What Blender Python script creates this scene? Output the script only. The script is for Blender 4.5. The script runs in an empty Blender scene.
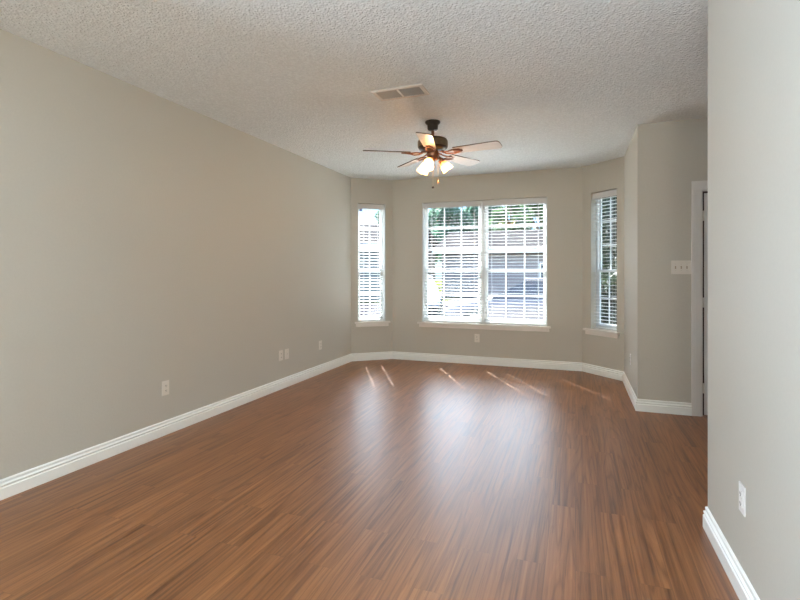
import bpy, bmesh, math, random
from mathutils import Vector, Matrix

random.seed(7)
SC = bpy.context.scene
COL = SC.collection
R = math.radians

# ------------------------------------------------------------------ camera
cam_data = bpy.data.cameras.new('camera')
cam = bpy.data.objects.new('camera', cam_data)
COL.objects.link(cam)
cam.location = (0, 0, 1.30)
cam.rotation_euler = (R(90), 0, R(20.0424))
cam_data.sensor_width = 36.0
cam_data.lens = 484.226 / 800 * 36.0
cam_data.shift_x = 0.0017
cam_data.shift_y = -0.0339
cam_data.clip_start = 0.02
cam_data.clip_end = 400
SC.camera = cam

# ------------------------------------------------------------------ world, sun, area light, exposure
SUN_EL = 51.0
SUN_DIR = Vector((-0.476, 0.880, 0)).normalized() * math.cos(R(SUN_EL)) + Vector((0, 0, math.sin(R(SUN_EL))))
world = bpy.data.worlds.new('sky')
SC.world = world
world.use_nodes = True
wn = world.node_tree
wn.nodes.clear()
sky = wn.nodes.new('ShaderNodeTexSky')
sky.sky_type = 'NISHITA'
sky.sun_disc = False
sky.sun_elevation = R(SUN_EL)
sky.sun_rotation = R(-28.4)
sky.air_density = 1.0
sky.dust_density = 0.8
bg = wn.nodes.new('ShaderNodeBackground')
bg.inputs['Strength'].default_value = 0.8
wo = wn.nodes.new('ShaderNodeOutputWorld')
# ramp dims the low sky and adds brightness above, unseen, to light the room
wtc = wn.nodes.new('ShaderNodeTexCoord'); wsp = wn.nodes.new('ShaderNodeSeparateXYZ')
wn.links.new(wtc.outputs['Generated'], wsp.inputs[0])
wr = wn.nodes.new('ShaderNodeValToRGB')
we = wr.color_ramp.elements
we[0].position = 0.05; we[0].color = (0.05, 0.075, 0.12, 1)
we[1].position = 0.30; we[1].color = (1.30, 1.22, 1.08, 1)
e_ = we.new(0.16); e_.color = (0.10, 0.135, 0.19, 1)
wn.links.new(wsp.outputs['Z'], wr.inputs[0])
wm = wn.nodes.new('ShaderNodeMix'); wm.data_type = 'RGBA'; wm.blend_type = 'MULTIPLY'; wm.inputs[0].default_value = 1.0
wn.links.new(sky.outputs[0], wm.inputs[6]); wn.links.new(wr.outputs[0], wm.inputs[7])
wn.links.new(wm.outputs[2], bg.inputs[0])
wn.links.new(bg.outputs[0], wo.inputs[0])

sun_data = bpy.data.lights.new('sun', 'SUN')
sun_data.energy = 22.0
sun_data.angle = R(0.53)
sun_data.color = (0.97, 0.98, 1.0)
sun = bpy.data.objects.new('sun', sun_data)
COL.objects.link(sun)
sun.location = SUN_DIR * 60
sun.rotation_euler = SUN_DIR.to_track_quat('Z', 'Y').to_euler()

# added fill light behind the camera, no source seen there
fill_data = bpy.data.lights.new('rear_fill', 'AREA')
fill_data.shape = 'RECTANGLE'
fill_data.size = 1.0
fill_data.size_y = 2.0
fill_data.energy = 38
fill_data.color = (0.97, 0.97, 0.90)
fill = bpy.data.objects.new('rear_fill', fill_data)
COL.objects.link(fill)
fill.location = (0.0, -2.4, 1.30)
fill.rotation_euler = (R(100), 0, R(40))

# added cool fill from the left behind the camera; the wall has no window
side_data = bpy.data.lights.new('side_fill', 'AREA')
side_data.shape = 'RECTANGLE'
side_data.size = 1.6
side_data.size_y = 1.6
side_data.energy = 190
side_data.color = (0.62, 0.80, 1.0)
side = bpy.data.objects.new('side_fill', side_data)
COL.objects.link(side)
side.location = (-3.0, -0.6, 1.30)
side.rotation_euler = (R(108), 0, R(-120))

vs = SC.view_settings
vs.view_transform = 'Standard'
vs.look = 'None'
vs.gamma = 1.0
vs.use_curve_mapping = False
vs.exposure = 1.40
cy = SC.cycles
cy.max_bounces = 14
cy.diffuse_bounces = 7
cy.glossy_bounces = 5
cy.transmission_bounces = 8
cy.transparent_max_bounces = 24
cy.sample_clamp_indirect = 6.0
cy.caustics_reflective = False
cy.caustics_refractive = False
cy.use_denoising = True

# ------------------------------------------------------------------ materials
def nodes_of(name):
    m = bpy.data.materials.new(name)
    m.use_nodes = True
    nt = m.node_tree
    b = nt.nodes['Principled BSDF']
    return m, nt, b

def N(nt, t, **kw):
    n = nt.nodes.new(t)
    for k, v in kw.items():
        if k in n.inputs.keys() if hasattr(n.inputs, 'keys') else False:
            n.inputs[k].default_value = v
        else:
            setattr(n, k, v)
    return n

def pos(nt, scale=(1, 1, 1)):
    tc = nt.nodes.new('ShaderNodeTexCoord')
    mp = nt.nodes.new('ShaderNodeMapping')
    mp.inputs['Scale'].default_value = scale
    nt.links.new(tc.outputs['Object'], mp.inputs[0])
    return mp.outputs[0]

def simple(name, col, rough=0.5, metal=0.0, noise=0.06, scale=30.0, bump=0.0, bdist=0.002, spec=0.5):
    """plain procedural surface: slight mottling of its own colour and optional bump"""
    m, nt, b = nodes_of(name)
    b.inputs['Roughness'].default_value = rough
    b.inputs['Metallic'].default_value = metal
    b.inputs['Specular IOR Level'].default_value = spec
    nz = N(nt, 'ShaderNodeTexNoise')
    nz.inputs['Scale'].default_value = scale
    nz.inputs['Detail'].default_value = 4
    nt.links.new(pos(nt), nz.inputs['Vector'])
    cr = nt.nodes.new('ShaderNodeValToRGB')
    cr.color_ramp.elements[0].position = 0.3
    cr.color_ramp.elements[1].position = 0.7
    cr.color_ramp.elements[0].color = tuple(c * (1 - noise) for c in col) + (1,)
    cr.color_ramp.elements[1].color = tuple(min(1, c * (1 + noise)) for c in col) + (1,)
    nt.links.new(nz.outputs['Fac'], cr.inputs[0])
    nt.links.new(cr.outputs[0], b.inputs['Base Color'])
    if bump:
        bp = nt.nodes.new('ShaderNodeBump')
        bp.inputs['Strength'].default_value = bump
        bp.inputs['Distance'].default_value = bdist
        nt.links.new(nz.outputs['Fac'], bp.inputs['Height'])
        nt.links.new(bp.outputs[0], b.inputs['Normal'])
    return m

M = {}
WALL_COL = (0.535, 0.512, 0.448)
M['wall'] = simple('greige_wall_paint', WALL_COL, 0.55, noise=0.012, scale=70, bump=0.25, bdist=0.002, spec=0.35)
M['trim'] = simple('white_trim_paint', (0.87, 0.885, 0.85), 0.35, noise=0.01)
M['sill'] = simple('white_sill_paint', (0.78, 0.745, 0.69), 0.35, noise=0.015)
M['vinyl'] = simple('white_window_vinyl', (0.60, 0.62, 0.615), 0.4, noise=0.01)
M['slat'] = simple('white_blind_slat', (0.62, 0.62, 0.61), 0.4, noise=0.01)
M['cord'] = simple('white_blind_cord', (0.75, 0.75, 0.73), 0.8, noise=0.02)
M['plate'] = simple('ivory_plastic', (0.74, 0.70, 0.63), 0.35, noise=0.01)
M['plate_white'] = simple('white_plastic', (0.80, 0.79, 0.77), 0.35, noise=0.01)
M['slot'] = simple('dark_slot', (0.03, 0.028, 0.025), 0.6)
M['screw'] = simple('painted_screw', (0.55, 0.52, 0.47), 0.4, 0.3)
M['toggle'] = simple('tan_toggle_plastic', (0.42, 0.34, 0.25), 0.4, noise=0.02)
M['bronze'] = simple('dark_bronze', (0.055, 0.042, 0.032), 0.32, 0.75, noise=0.15, scale=40)
M['bronze_band'] = simple('antique_brass_band', (0.20, 0.155, 0.10), 0.35, 0.8, noise=0.15, scale=40)
M['copper'] = simple('oiled_copper_bracket', (0.26, 0.12, 0.065), 0.35, 0.8, noise=0.2, scale=50)
M['chain'] = simple('brass_chain', (0.72, 0.64, 0.50), 0.4, 0.3)
M['fob_wood'] = simple('pale_wood_fob', (0.55, 0.38, 0.22), 0.5)
M['fob_dark'] = simple('dark_fob', (0.04, 0.03, 0.025), 0.4)
M['vent'] = simple('off_white_register', (0.66, 0.63, 0.58), 0.45, noise=0.02)
M['vent_fin'] = simple('grey_register_fins', (0.42, 0.42, 0.40), 0.5, noise=0.02)
M['duct'] = simple('duct_dark', (0.05, 0.045, 0.04), 0.7)
M['door'] = simple('white_door_paint', (0.74, 0.72, 0.68), 0.4, noise=0.01)
M['gap_shade'] = simple('dark_gap_shade', (0.05, 0.025, 0.02), 0.7)  # dark colour standing in for the shaded gap beside the door
M['sticker'] = simple('navy_sticker', (0.02, 0.03, 0.14), 0.5)
M['brick'] = None


def wood_blade(name, a, b_, axis_scale):
    m, nt, b = nodes_of(name)
    nz = N(nt, 'ShaderNodeTexNoise')
    nz.inputs['Scale'].default_value = 1
    nz.inputs['Detail'].default_value = 5
    nt.links.new(pos(nt, axis_scale), nz.inputs['Vector'])
    cr = nt.nodes.new('ShaderNodeValToRGB')
    cr.color_ramp.elements[0].position = 0.3
    cr.color_ramp.elements[1].position = 0.7
    cr.color_ramp.elements[0].color = a + (1,)
    cr.color_ramp.elements[1].color = b_ + (1,)
    nt.links.new(nz.outputs['Fac'], cr.inputs[0])
    nt.links.new(cr.outputs[0], b.inputs['Base Color'])
    b.inputs['Roughness'].default_value = 0.35
    return m

M['blade_light'] = wood_blade('light_blade_underside', (0.52, 0.49, 0.45), (0.60, 0.57, 0.53), (4, 60, 20))
M['blade_dark'] = wood_blade('walnut_blade_edge', (0.045, 0.025, 0.016), (0.10, 0.055, 0.032), (4, 60, 20))

# popcorn ceiling
def mk_ceiling():
    m, nt, b = nodes_of('popcorn_ceiling')
    b.inputs['Roughness'].default_value = 0.9
    b.inputs['Specular IOR Level'].default_value = 0.1
    p = pos(nt)
    n1 = N(nt, 'ShaderNodeTexNoise'); n1.inputs['Scale'].default_value = 48; n1.inputs['Detail'].default_value = 3
    n1.inputs['Roughness'].default_value = 0.6
    n2 = N(nt, 'ShaderNodeTexVoronoi'); n2.inputs['Scale'].default_value = 70
    nt.links.new(p, n1.inputs['Vector']); nt.links.new(p, n2.inputs['Vector'])
    mx = nt.nodes.new('ShaderNodeMath'); mx.operation = 'SUBTRACT'
    ml = nt.nodes.new('ShaderNodeMath'); ml.operation = 'MULTIPLY'; ml.inputs[1].default_value = 0.45
    nt.links.new(n2.outputs['Distance'], ml.inputs[0])
    nt.links.new(n1.outputs['Fac'], mx.inputs[0]); nt.links.new(ml.outputs[0], mx.inputs[1])
    bp = nt.nodes.new('ShaderNodeBump'); bp.inputs['Strength'].default_value = 0.8; bp.inputs['Distance'].default_value = 0.016
    nt.links.new(mx.outputs[0], bp.inputs['Height']); nt.links.new(bp.outputs[0], b.inputs['Normal'])
    cr = nt.nodes.new('ShaderNodeValToRGB')
    cr.color_ramp.elements[0].position = 0.15; cr.color_ramp.elements[1].position = 0.55
    cr.color_ramp.elements[0].color = (0.75, 0.795, 0.80, 1)
    cr.color_ramp.elements[1].color = (0.87, 0.92, 0.925, 1)
    nt.links.new(mx.outputs[0], cr.inputs[0]); nt.links.new(cr.outputs[0], b.inputs['Base Color'])
    return m
M['ceiling'] = mk_ceiling()

# wood plank floor, boards running towards the windows
def mk_floor():
    m, nt, b = nodes_of('wood_plank_floor')
    L = nt.links.new
    tc = nt.nodes.new('ShaderNodeTexCoord')
    mp = nt.nodes.new('ShaderNodeMapping'); mp.inputs['Rotation'].default_value = (0, 0, R(90))
    L(tc.outputs['Object'], mp.inputs[0])
    br = nt.nodes.new('ShaderNodeTexBrick')
    br.offset = 0.37; br.offset_frequency = 2
    br.inputs['Scale'].default_value = 1.0
    br.inputs['Brick Width'].default_value = 0.95
    br.inputs['Row Height'].default_value = 0.125
    br.inputs['Mortar Size'].default_value = 0.0009
    br.inputs['Mortar Smooth'].default_value = 0.3
    br.inputs['Bias'].default_value = 0.0
    br.inputs['Color1'].default_value = (0, 0, 0, 1)
    br.inputs['Color2'].default_value = (1, 1, 1, 1)
    br.inputs['Mortar'].default_value = (0.5, 0.5, 0.5, 1)
    L(mp.outputs[0], br.inputs['Vector'])
    # per-plank shift of the grain
    sh = nt.nodes.new('ShaderNodeVectorMath'); sh.operation = 'MULTIPLY'
    sh.inputs[1].default_value = (9.0, 23.0, 5.0)
    L(br.outputs['Color'], sh.inputs[0])
    ad = nt.nodes.new('ShaderNodeVectorMath'); ad.operation = 'ADD'
    L(tc.outputs['Object'], ad.inputs[0]); L(sh.outputs[0], ad.inputs[1])
    def grain(scale, detail, sx, sy, dist=0.0, rough=0.6):
        q = nt.nodes.new('ShaderNodeMapping'); q.inputs['Scale'].default_value = (sx, sy, 1)
        L(ad.outputs[0], q.inputs[0])
        z = nt.nodes.new('ShaderNodeTexNoise'); z.inputs['Scale'].default_value = scale
        z.inputs['Detail'].default_value = detail; z.inputs['Distortion'].default_value = dist
        z.inputs['Roughness'].default_value = rough
        L(q.outputs[0], z.inputs['Vector'])
        return z.outputs['Fac']
    g1 = grain(1.0, 7, 50, 0.95, 0.25, 0.62)     # long fine grain
    g2 = grain(1.0, 2, 7.0, 0.42, 0.3, 0.4)   # slow field whose contours make the cathedral figure
    g3 = grain(1.0, 4, 110, 3.2, 0.2, 0.7)     # pores
    g4 = grain(1.0, 3, 5.0, 0.8, 0.2)          # broad tone drift
    def ramp(src, stops):
        c = nt.nodes.new('ShaderNodeValToRGB')
        e = c.color_ramp.elements
        while len(e) < len(stops): e.new(0.5)
        for i, (p_, col) in enumerate(stops):
            e[i].position = p_; e[i].color = col + (1,)
        L(src, c.inputs[0]); return c.outputs[0]
    def math_(op, a, v):
        n_ = nt.nodes.new('ShaderNodeMath'); n_.operation = op
        L(a, n_.inputs[0]); n_.inputs[1].default_value = v; return n_.outputs[0]
    rings = math_('PINGPONG', math_('MULTIPLY', g2, 11.0), 0.5)
    base = ramp(g1, [(0.30, (0.115, 0.038, 0.010)), (0.47, (0.255, 0.098, 0.031)), (0.66, (0.345, 0.146, 0.052))])
    fig = ramp(rings, [(0.0, (0.60, 0.52, 0.45)), (0.10, (0.82, 0.78, 0.74)), (0.20, (1, 1, 1)), (0.42, (1, 1, 1)), (0.5, (1.16, 1.13, 1.10))])
    por = ramp(g3, [(0.32, (0.60, 0.54, 0.48)), (0.44, (1, 1, 1))])
    drift = ramp(g4, [(0.30, (0.88, 0.86, 0.84)), (0.70, (1.10, 1.10, 1.10))])
    tone = ramp(br.outputs['Color'], [(0.0, (0.95, 0.945, 0.94)), (1.0, (1.04, 1.035, 1.03))])
    def mul(a, c, f=1.0):
        x = nt.nodes.new('ShaderNodeMix'); x.data_type = 'RGBA'; x.blend_type = 'MULTIPLY'
        x.inputs[0].default_value = f
        L(a, x.inputs[6]); L(c, x.inputs[7]); return x.outputs[2]
    col = mul(mul(mul(mul(base, fig, 0.75), por, 0.8), tone), drift)
    sm = nt.nodes.new('ShaderNodeMix'); sm.data_type = 'RGBA'
    sf = math_('MULTIPLY', br.outputs['Fac'], 0.45)
    L(sf, sm.inputs[0]); L(col, sm.inputs[6]); sm.inputs[7].default_value = (0.075, 0.036, 0.018, 1)
    L(sm.outputs[2], b.inputs['Base Color'])
    rr = nt.nodes.new('ShaderNodeMapRange'); rr.inputs[3].default_value = 0.34; rr.inputs[4].default_value = 0.45
    L(g1, rr.inputs[0]); L(rr.outputs[0], b.inputs['Roughness'])
    b.inputs['IOR'].default_value = 1.74
    bp = nt.nodes.new('ShaderNodeBump'); bp.inputs['Strength'].default_value = 0.25; bp.inputs['Distance'].default_value = 0.0012
    L(g1, bp.inputs['Height']); L(bp.outputs[0], b.inputs['Normal'])
    return m
M['floor'] = mk_floor()

# window glass: clear pane with mirror-like surface reflection
def mk_glass():
    m, nt, b = nodes_of('window_glass')
    nt.nodes.remove(b)
    out = nt.nodes['Material Output']
    tr = nt.nodes.new('ShaderNodeBsdfTransparent'); tr.inputs[0].default_value = (0.965, 0.985, 0.975, 1)
    gl = nt.nodes.new('ShaderNodeBsdfGlossy'); gl.inputs['Roughness'].default_value = 0.02
    fr = nt.nodes.new('ShaderNodeFresnel'); fr.inputs[0].default_value = 1.5
    mx = nt.nodes.new('ShaderNodeMixShader')
    ge = nt.nodes.new('ShaderNodeNewGeometry')
    fl = nt.nodes.new('ShaderNodeMath'); fl.operation = 'SUBTRACT'; fl.inputs[0].default_value = 1.0
    nt.links.new(ge.outputs['Backfacing'], fl.inputs[1])
    mu = nt.nodes.new('ShaderNodeMath'); mu.operation = 'MULTIPLY'
    nt.links.new(fr.outputs[0], mu.inputs[0]); nt.links.new(fl.outputs[0], mu.inputs[1])
    nt.links.new(mu.outputs[0], mx.inputs[0]); nt.links.new(tr.outputs[0], mx.inputs[1]); nt.links.new(gl.outputs[0], mx.inputs[2])
    nt.links.new(mx.outputs[0], out.inputs[0])
    return m
M['glass'] = mk_glass()

# tea-stained frosted lamp glass: amber at the neck, milky at the rim
def mk_shade():
    m, nt, b = nodes_of('frosted_amber_glass')
    nt.nodes.remove(b)
    out = nt.nodes['Material Output']
    tc = nt.nodes.new('ShaderNodeTexCoord')
    sp = nt.nodes.new('ShaderNodeSeparateXYZ')
    nt.links.new(tc.outputs['Object'], sp.inputs[0])
    mr = nt.nodes.new('ShaderNodeMapRange')
    mr.inputs[1].default_value = -0.02; mr.inputs[2].default_value = -0.13
    nt.links.new(sp.outputs['Z'], mr.inputs[0])
    cr = nt.nodes.new('ShaderNodeValToRGB')
    e = cr.color_ramp.elements
    e[0].position = 0.0; e[0].color = (0.42, 0.16, 0.03, 1)
    e[1].position = 0.55; e[1].color = (0.85, 0.74, 0.58, 1)
    nt.links.new(mr.outputs[0], cr.inputs[0])
    tl = nt.nodes.new('ShaderNodeBsdfTranslucent')
    df = nt.nodes.new('ShaderNodeBsdfDiffuse')
    tp = nt.nodes.new('ShaderNodeBsdfTransparent'); tp.inputs[0].default_value = (0.95, 0.78, 0.52, 1)
    nt.links.new(cr.outputs[0], tl.inputs[0]); nt.links.new(cr.outputs[0], df.inputs[0])
    m1 = nt.nodes.new('ShaderNodeMixShader'); m1.inputs[0].default_value = 0.45
    nt.links.new(tl.outputs[0], m1.inputs[1]); nt.links.new(df.outputs[0], m1.inputs[2])
    m2 = nt.nodes.new('ShaderNodeMixShader'); m2.inputs[0].default_value = 0.25
    nt.links.new(m1.outputs[0], m2.inputs[1]); nt.links.new(tp.outputs[0], m2.inputs[2])
    nt.links.new(m2.outputs[0], out.inputs[0])
    return m
M['shade'] = mk_shade()

def mk_emit(name, col, strength):
    m, nt, b = nodes_of(name)
    b.inputs['Base Color'].default_value = (0.9, 0.85, 0.75, 1)
    b.inputs['Emission Color'].default_value = col + (1,)
    b.inputs['Emission Strength'].default_value = strength
    return m
M['bulb'] = mk_emit('warm_bulb', (1.0, 0.74, 0.42), 9.0)

# outdoors
M['grass'] = simple('lawn_grass', (0.050, 0.056, 0.012), 0.9, noise=0.35, scale=3.0, spec=0.0)
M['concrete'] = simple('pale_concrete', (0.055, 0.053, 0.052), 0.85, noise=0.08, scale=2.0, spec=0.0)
M['bounce_slab'] = simple('bright_bounce_concrete', (0.62, 0.61, 0.58), 0.85, noise=0.06, scale=2.0, spec=0.0)  # kept bright to bounce sunlight up into the room
M['asphalt'] = simple('grey_asphalt', (0.022, 0.020, 0.024), 0.9, noise=0.1, scale=6, spec=0.0)
M['siding'] = simple('pale_siding', (0.13, 0.128, 0.122), 0.6, noise=0.02, spec=0.1)
M['roof'] = simple('pale_grey_shingle', (0.030, 0.027, 0.027), 0.9, noise=0.12, scale=4, spec=0.0)
M['pane_dark'] = simple('dark_house_pane', (0.05, 0.055, 0.07), 0.15)
M['housewhite'] = simple('white_house_trim', (0.75, 0.75, 0.74), 0.5)
M['carsilver'] = simple('silver_car_paint', (0.075, 0.070, 0.082), 0.25, noise=0.01)
M['carblue'] = simple('pale_blue_car_paint', (0.55, 0.62, 0.75), 0.25, noise=0.01)
M['carglass'] = simple('dark_car_glass', (0.02, 0.022, 0.03), 0.08)
M['tyre'] = simple('black_tyre', (0.02, 0.02, 0.02), 0.8)
M['rim'] = simple('grey_rim', (0.45, 0.45, 0.46), 0.35, 0.7)
M['lamp'] = simple('car_lamp', (0.75, 0.75, 0.75), 0.15)
M['bark'] = simple('brown_bark', (0.10, 0.075, 0.05), 0.9, noise=0.3, scale=6)

def mk_brick():
    m, nt, b = nodes_of('mauve_brick')
    br = nt.nodes.new('ShaderNodeTexBrick')
    br.inputs['Scale'].default_value = 1.0
    br.inputs['Brick Width'].default_value = 0.22; br.inputs['Row Height'].default_value = 0.075
    br.inputs['Mortar Size'].default_value = 0.008
    br.inputs['Color1'].default_value = (0.17, 0.13, 0.125, 1); br.inputs['Color2'].default_value = (0.21, 0.16, 0.155, 1)
    br.inputs['Mortar'].default_value = (0.24, 0.225, 0.22, 1)
    tc = nt.nodes.new('ShaderNodeTexCoord'); mp = nt.nodes.new('ShaderNodeMapping'); mp.inputs['Rotation'].default_value = (R(90), 0, 0)
    nt.links.new(tc.outputs['Object'], mp.inputs[0]); nt.links.new(mp.outputs[0], br.inputs['Vector'])
    nt.links.new(br.outputs['Color'], b.inputs['Base Color']); b.inputs['Roughness'].default_value = 0.85
    return m
M['brick'] = mk_brick()

def mk_leaf(name, a, c):
    m, nt, b = nodes_of(name)
    out = nt.nodes['Material Output']
    nz = nt.nodes.new('ShaderNodeTexNoise'); nz.inputs['Scale'].default_value = 1.3; nz.inputs['Detail'].default_value = 6
    nt.links.new(pos(nt), nz.inputs['Vector'])
    cr = nt.nodes.new('ShaderNodeValToRGB')
    cr.color_ramp.elements[0].position = 0.35; cr.color_ramp.elements[1].position = 0.65
    cr.color_ramp.elements[0].color = a + (1,); cr.color_ramp.elements[1].color = c + (1,)
    nt.links.new(nz.outputs['Fac'], cr.inputs[0]); nt.links.new(cr.outputs[0], b.inputs['Base Color'])
    b.inputs['Roughness'].default_value = 0.6
    tl = nt.nodes.new('ShaderNodeBsdfTranslucent'); nt.links.new(cr.outputs[0], tl.inputs[0])
    mx = nt.nodes.new('ShaderNodeMixShader'); mx.inputs[0].default_value = 0.4
    nt.links.new(b.outputs[0], mx.inputs[1]); nt.links.new(tl.outputs[0], mx.inputs[2])
    nt.links.new(mx.outputs[0], out.inputs[0])
    return m
M['leaf'] = mk_leaf('mid_green_leaves', (0.05, 0.10, 0.045), (0.14, 0.21, 0.09))
M['leaf_cool'] = mk_leaf('cool_green_leaves', (0.045, 0.11, 0.07), (0.12, 0.21, 0.14))
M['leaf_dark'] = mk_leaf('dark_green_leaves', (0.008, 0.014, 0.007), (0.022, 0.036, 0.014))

# ------------------------------------------------------------------ helpers
def mesh_from_bm(name, bm, mats, parent=None, loc=None, smooth=False):
    me = bpy.data.meshes.new(name)
    bm.normal_update()
    bm.to_mesh(me); bm.free()
    for m in (mats if isinstance(mats, (list, tuple)) else [mats]):
        me.materials.append(m)
    if smooth:
        for p in me.polygons: p.use_smooth = True
    o = bpy.data.objects.new(name, me)
    COL.objects.link(o)
    if parent is not None: o.parent = parent
    if loc is not None: o.location = loc
    return o

def thing(name, label, cat, loc=(0, 0, 0), rotz=0.0, group=None):
    o = bpy.data.objects.new(name, None)
    o.empty_display_size = 0.1
    COL.objects.link(o)
    o.location = loc; o.rotation_euler = (0, 0, rotz)
    o['label'] = label; o['category'] = cat
    if group: o['group'] = group
    return o

def tag(o, label, cat, group=None):
    o['label'] = label; o['category'] = cat
    if group: o['group'] = group
    return o

def struct(o):
    o['kind'] = 'structure'; return o

def add_box(bm, lo, hi, bevel=0.0, mat=0, mtx=None, seg=2):
    lo = Vector(lo); hi = Vector(hi)
    r = bmesh.ops.create_cube(bm, size=1.0)
    vs_ = r['verts']
    for v in vs_:
        v.co = Vector((lo[i] + (v.co[i] + 0.5) * (hi[i] - lo[i]) for i in range(3)))
    fs = list({f for v in vs_ for f in v.link_faces})
    if bevel > 0:
        es = list({e for v in vs_ for e in v.link_edges})
        rb = bmesh.ops.bevel(bm, geom=es, offset=bevel, segments=seg, affect='EDGES', profile=0.6)
        fs = list({f for f in rb['faces']} | {f for v in rb['verts'] for f in v.link_faces})
        vs_ = list({v for f in fs for v in f.verts})
    for f in fs: f.material_index = mat
    if mtx is not None:
        for v in vs_: v.co = mtx @ v.co
    return vs_

def add_lathe(bm, prof, seg=28, mtx=None, mat=0, cap0=True, cap1=True):
    rings = []
    for (r, z) in prof:
        ring = []
        for k in range(seg):
            a = 2 * math.pi * k / seg
            p = Vector((r * math.cos(a), r * math.sin(a), z))
            if mtx is not None: p = mtx @ p
            ring.append(bm.verts.new(p))
        rings.append(ring)
    for a, b_ in zip(rings[:-1], rings[1:]):
        for k in range(seg):
            f = bm.faces.new((a[k], a[(k + 1) % seg], b_[(k + 1) % seg], b_[k])); f.material_index = mat; f.smooth = True
    if cap0: bm.faces.new(list(reversed(rings[0]))).material_index = mat
    if cap1: bm.faces.new(rings[-1]).material_index = mat

def add_tube(bm, pts, r, seg=8, mat=0):
    pts = [Vector(p) for p in pts]
    rings = []
    for i, p in enumerate(pts):
        d = (pts[min(i + 1, len(pts) - 1)] - pts[max(i - 1, 0)]).normalized()
        up = Vector((0, 0, 1)) if abs(d.z) < 0.9 else Vector((1, 0, 0))
        x = d.cross(up).normalized(); y = d.cross(x).normalized()
        rr = r[i] if isinstance(r, (list, tuple)) else r
        rings.append([bm.verts.new(p + x * rr * math.cos(2 * math.pi * k / seg) + y * rr * math.sin(2 * math.pi * k / seg)) for k in range(seg)])
    for a, b_ in zip(rings[:-1], rings[1:]):
        for k in range(seg):
            f = bm.faces.new((a[k], a[(k + 1) % seg], b_[(k + 1) % seg], b_[k])); f.material_index = mat; f.smooth = True
    bm.faces.new(list(reversed(rings[0]))).material_index = mat
    bm.faces.new(rings[-1]).material_index = mat

def recalc(bm):
    bmesh.ops.recalc_face_normals(bm, faces=bm.faces[:])

# ------------------------------------------------------------------ room shell
H = 2.70
T = 0.14
P = [(-3.099, -2.60), (-3.099, 6.453), (-2.599, 6.853), (0.0919, 6.853), (0.5512, 6.389),
     (0.5512, 5.0635), (2.20, 5.0635), (2.20, 2.8450), (0.6310, 2.8450), (0.6310, -2.60)]
P = [Vector((x, y)) for x, y in P]
NP = len(P)
NAMES = ['wall_left', 'wall_bay_left', 'wall_back', 'wall_bay_right', 'wall_right_far',
         'wall_hall', 'wall_hall_end', 'wall_hall_side', 'wall_right', 'wall_rear']

def edge_dir(i): return (P[(i + 1) % NP] - P[i]).normalized()
def out_n(i):
    d = edge_dir(i); return Vector((-d.y, d.x))      # room lies to the right of each edge
def miter(i, dist):
    """corner i pushed outward (dist>0) or into the room (dist<0)"""
    n0, n1 = out_n((i - 1) % NP), out_n(i)
    b_ = (n0 + n1)
    return P[i] + b_ * (dist / (b_.dot(n1)))

WIN_Z0, WIN_Z1 = 0.575, 2.335
HOLES = {
    1: [(0.098, 0.530, WIN_Z0, WIN_Z1)],
    2: [(-2.132 + 2.599, -0.356 + 2.599, WIN_Z0, WIN_Z1)],
    3: [(0.142, 0.545, WIN_Z0, WIN_Z1)],
    5: [(1.066 - 0.5512, 1.886 - 0.5512, 0.0, 2.06)],
}

def build_wall(i):
    a, b_ = P[i], P[(i + 1) % NP]
    d = edge_dir(i); n = out_n(i); Ln = (b_ - a).length
    holes = HOLES.get(i, [])
    ts = sorted({0.0, Ln} | {h[0] for h in holes} | {h[1] for h in holes})
    zs = sorted({0.0, H} | {h[2] for h in holes} | {h[3] for h in holes})
    oa = (miter(i, T) - a).dot(d); ob = (miter((i + 1) % NP, T) - a).dot(d)
    bm = bmesh.new()
    V = {}
    def vert(ti, zi, side):
        k = (ti, zi, side)
        if k not in V:
            t = ts[ti]
            if side:
                if ti == 0: t = oa
                if ti == len(ts) - 1: t = ob
            q = a + d * t + n * (T if side else 0)
            V[k] = bm.verts.new((q.x, q.y, zs[zi]))
        return V[k]
    def solid(ti, zi):
        if ti < 0 or zi < 0 or ti >= len(ts) - 1 or zi >= len(zs) - 1: return False
        tm = (ts[ti] + ts[ti + 1]) / 2; zm = (zs[zi] + zs[zi + 1]) / 2
        return not any(h[0] < tm < h[1] and h[2] < zm < h[3] for h in holes)
    for ti in range(len(ts) - 1):
        for zi in range(len(zs) - 1):
            if not solid(ti, zi): continue
            for s in (0, 1):
                bm.faces.new([vert(ti, zi, s), vert(ti + 1, zi, s), vert(ti + 1, zi + 1, s), vert(ti, zi + 1, s)])
            for (dt, dz, e0, e1) in ((-1, 0, (0, 0), (0, 1)), (1, 0, (1, 0), (1, 1)), (0, -1, (0, 0), (1, 0)), (0, 1, (0, 1), (1, 1))):
                if not solid(ti + dt, zi + dz):
                    bm.faces.new([vert(ti + e0[0], zi + e0[1], 0), vert(ti + e1[0], zi + e1[1], 0),
                                  vert(ti + e1[0], zi + e1[1], 1), vert(ti + e0[0], zi + e0[1], 1)])
    recalc(bm)
    struct(mesh_from_bm(NAMES[i], bm, M['wall']))

for i in range(NP): build_wall(i)

def slab(name, z0, z1, mat):
    bm = bmesh.new()
    q = [miter(i, T) for i in range(NP)]
    lo = [bm.verts.new((p.x, p.y, z0)) for p in q]; hi = [bm.verts.new((p.x, p.y, z1)) for p in q]
    bm.faces.new(lo); bm.faces.new(hi)
    for i in range(NP): bm.faces.new((lo[i], lo[(i + 1) % NP], hi[(i + 1) % NP], hi[i]))
    bmesh.ops.triangulate(bm, faces=[f for f in bm.faces if len(f.verts) > 4])
    recalc(bm)
    return struct(mesh_from_bm(name, bm, mat))
slab('floor', -0.12, 0.0, M['floor'])
slab('ceiling', H, H + 0.16, M['ceiling'])

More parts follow.
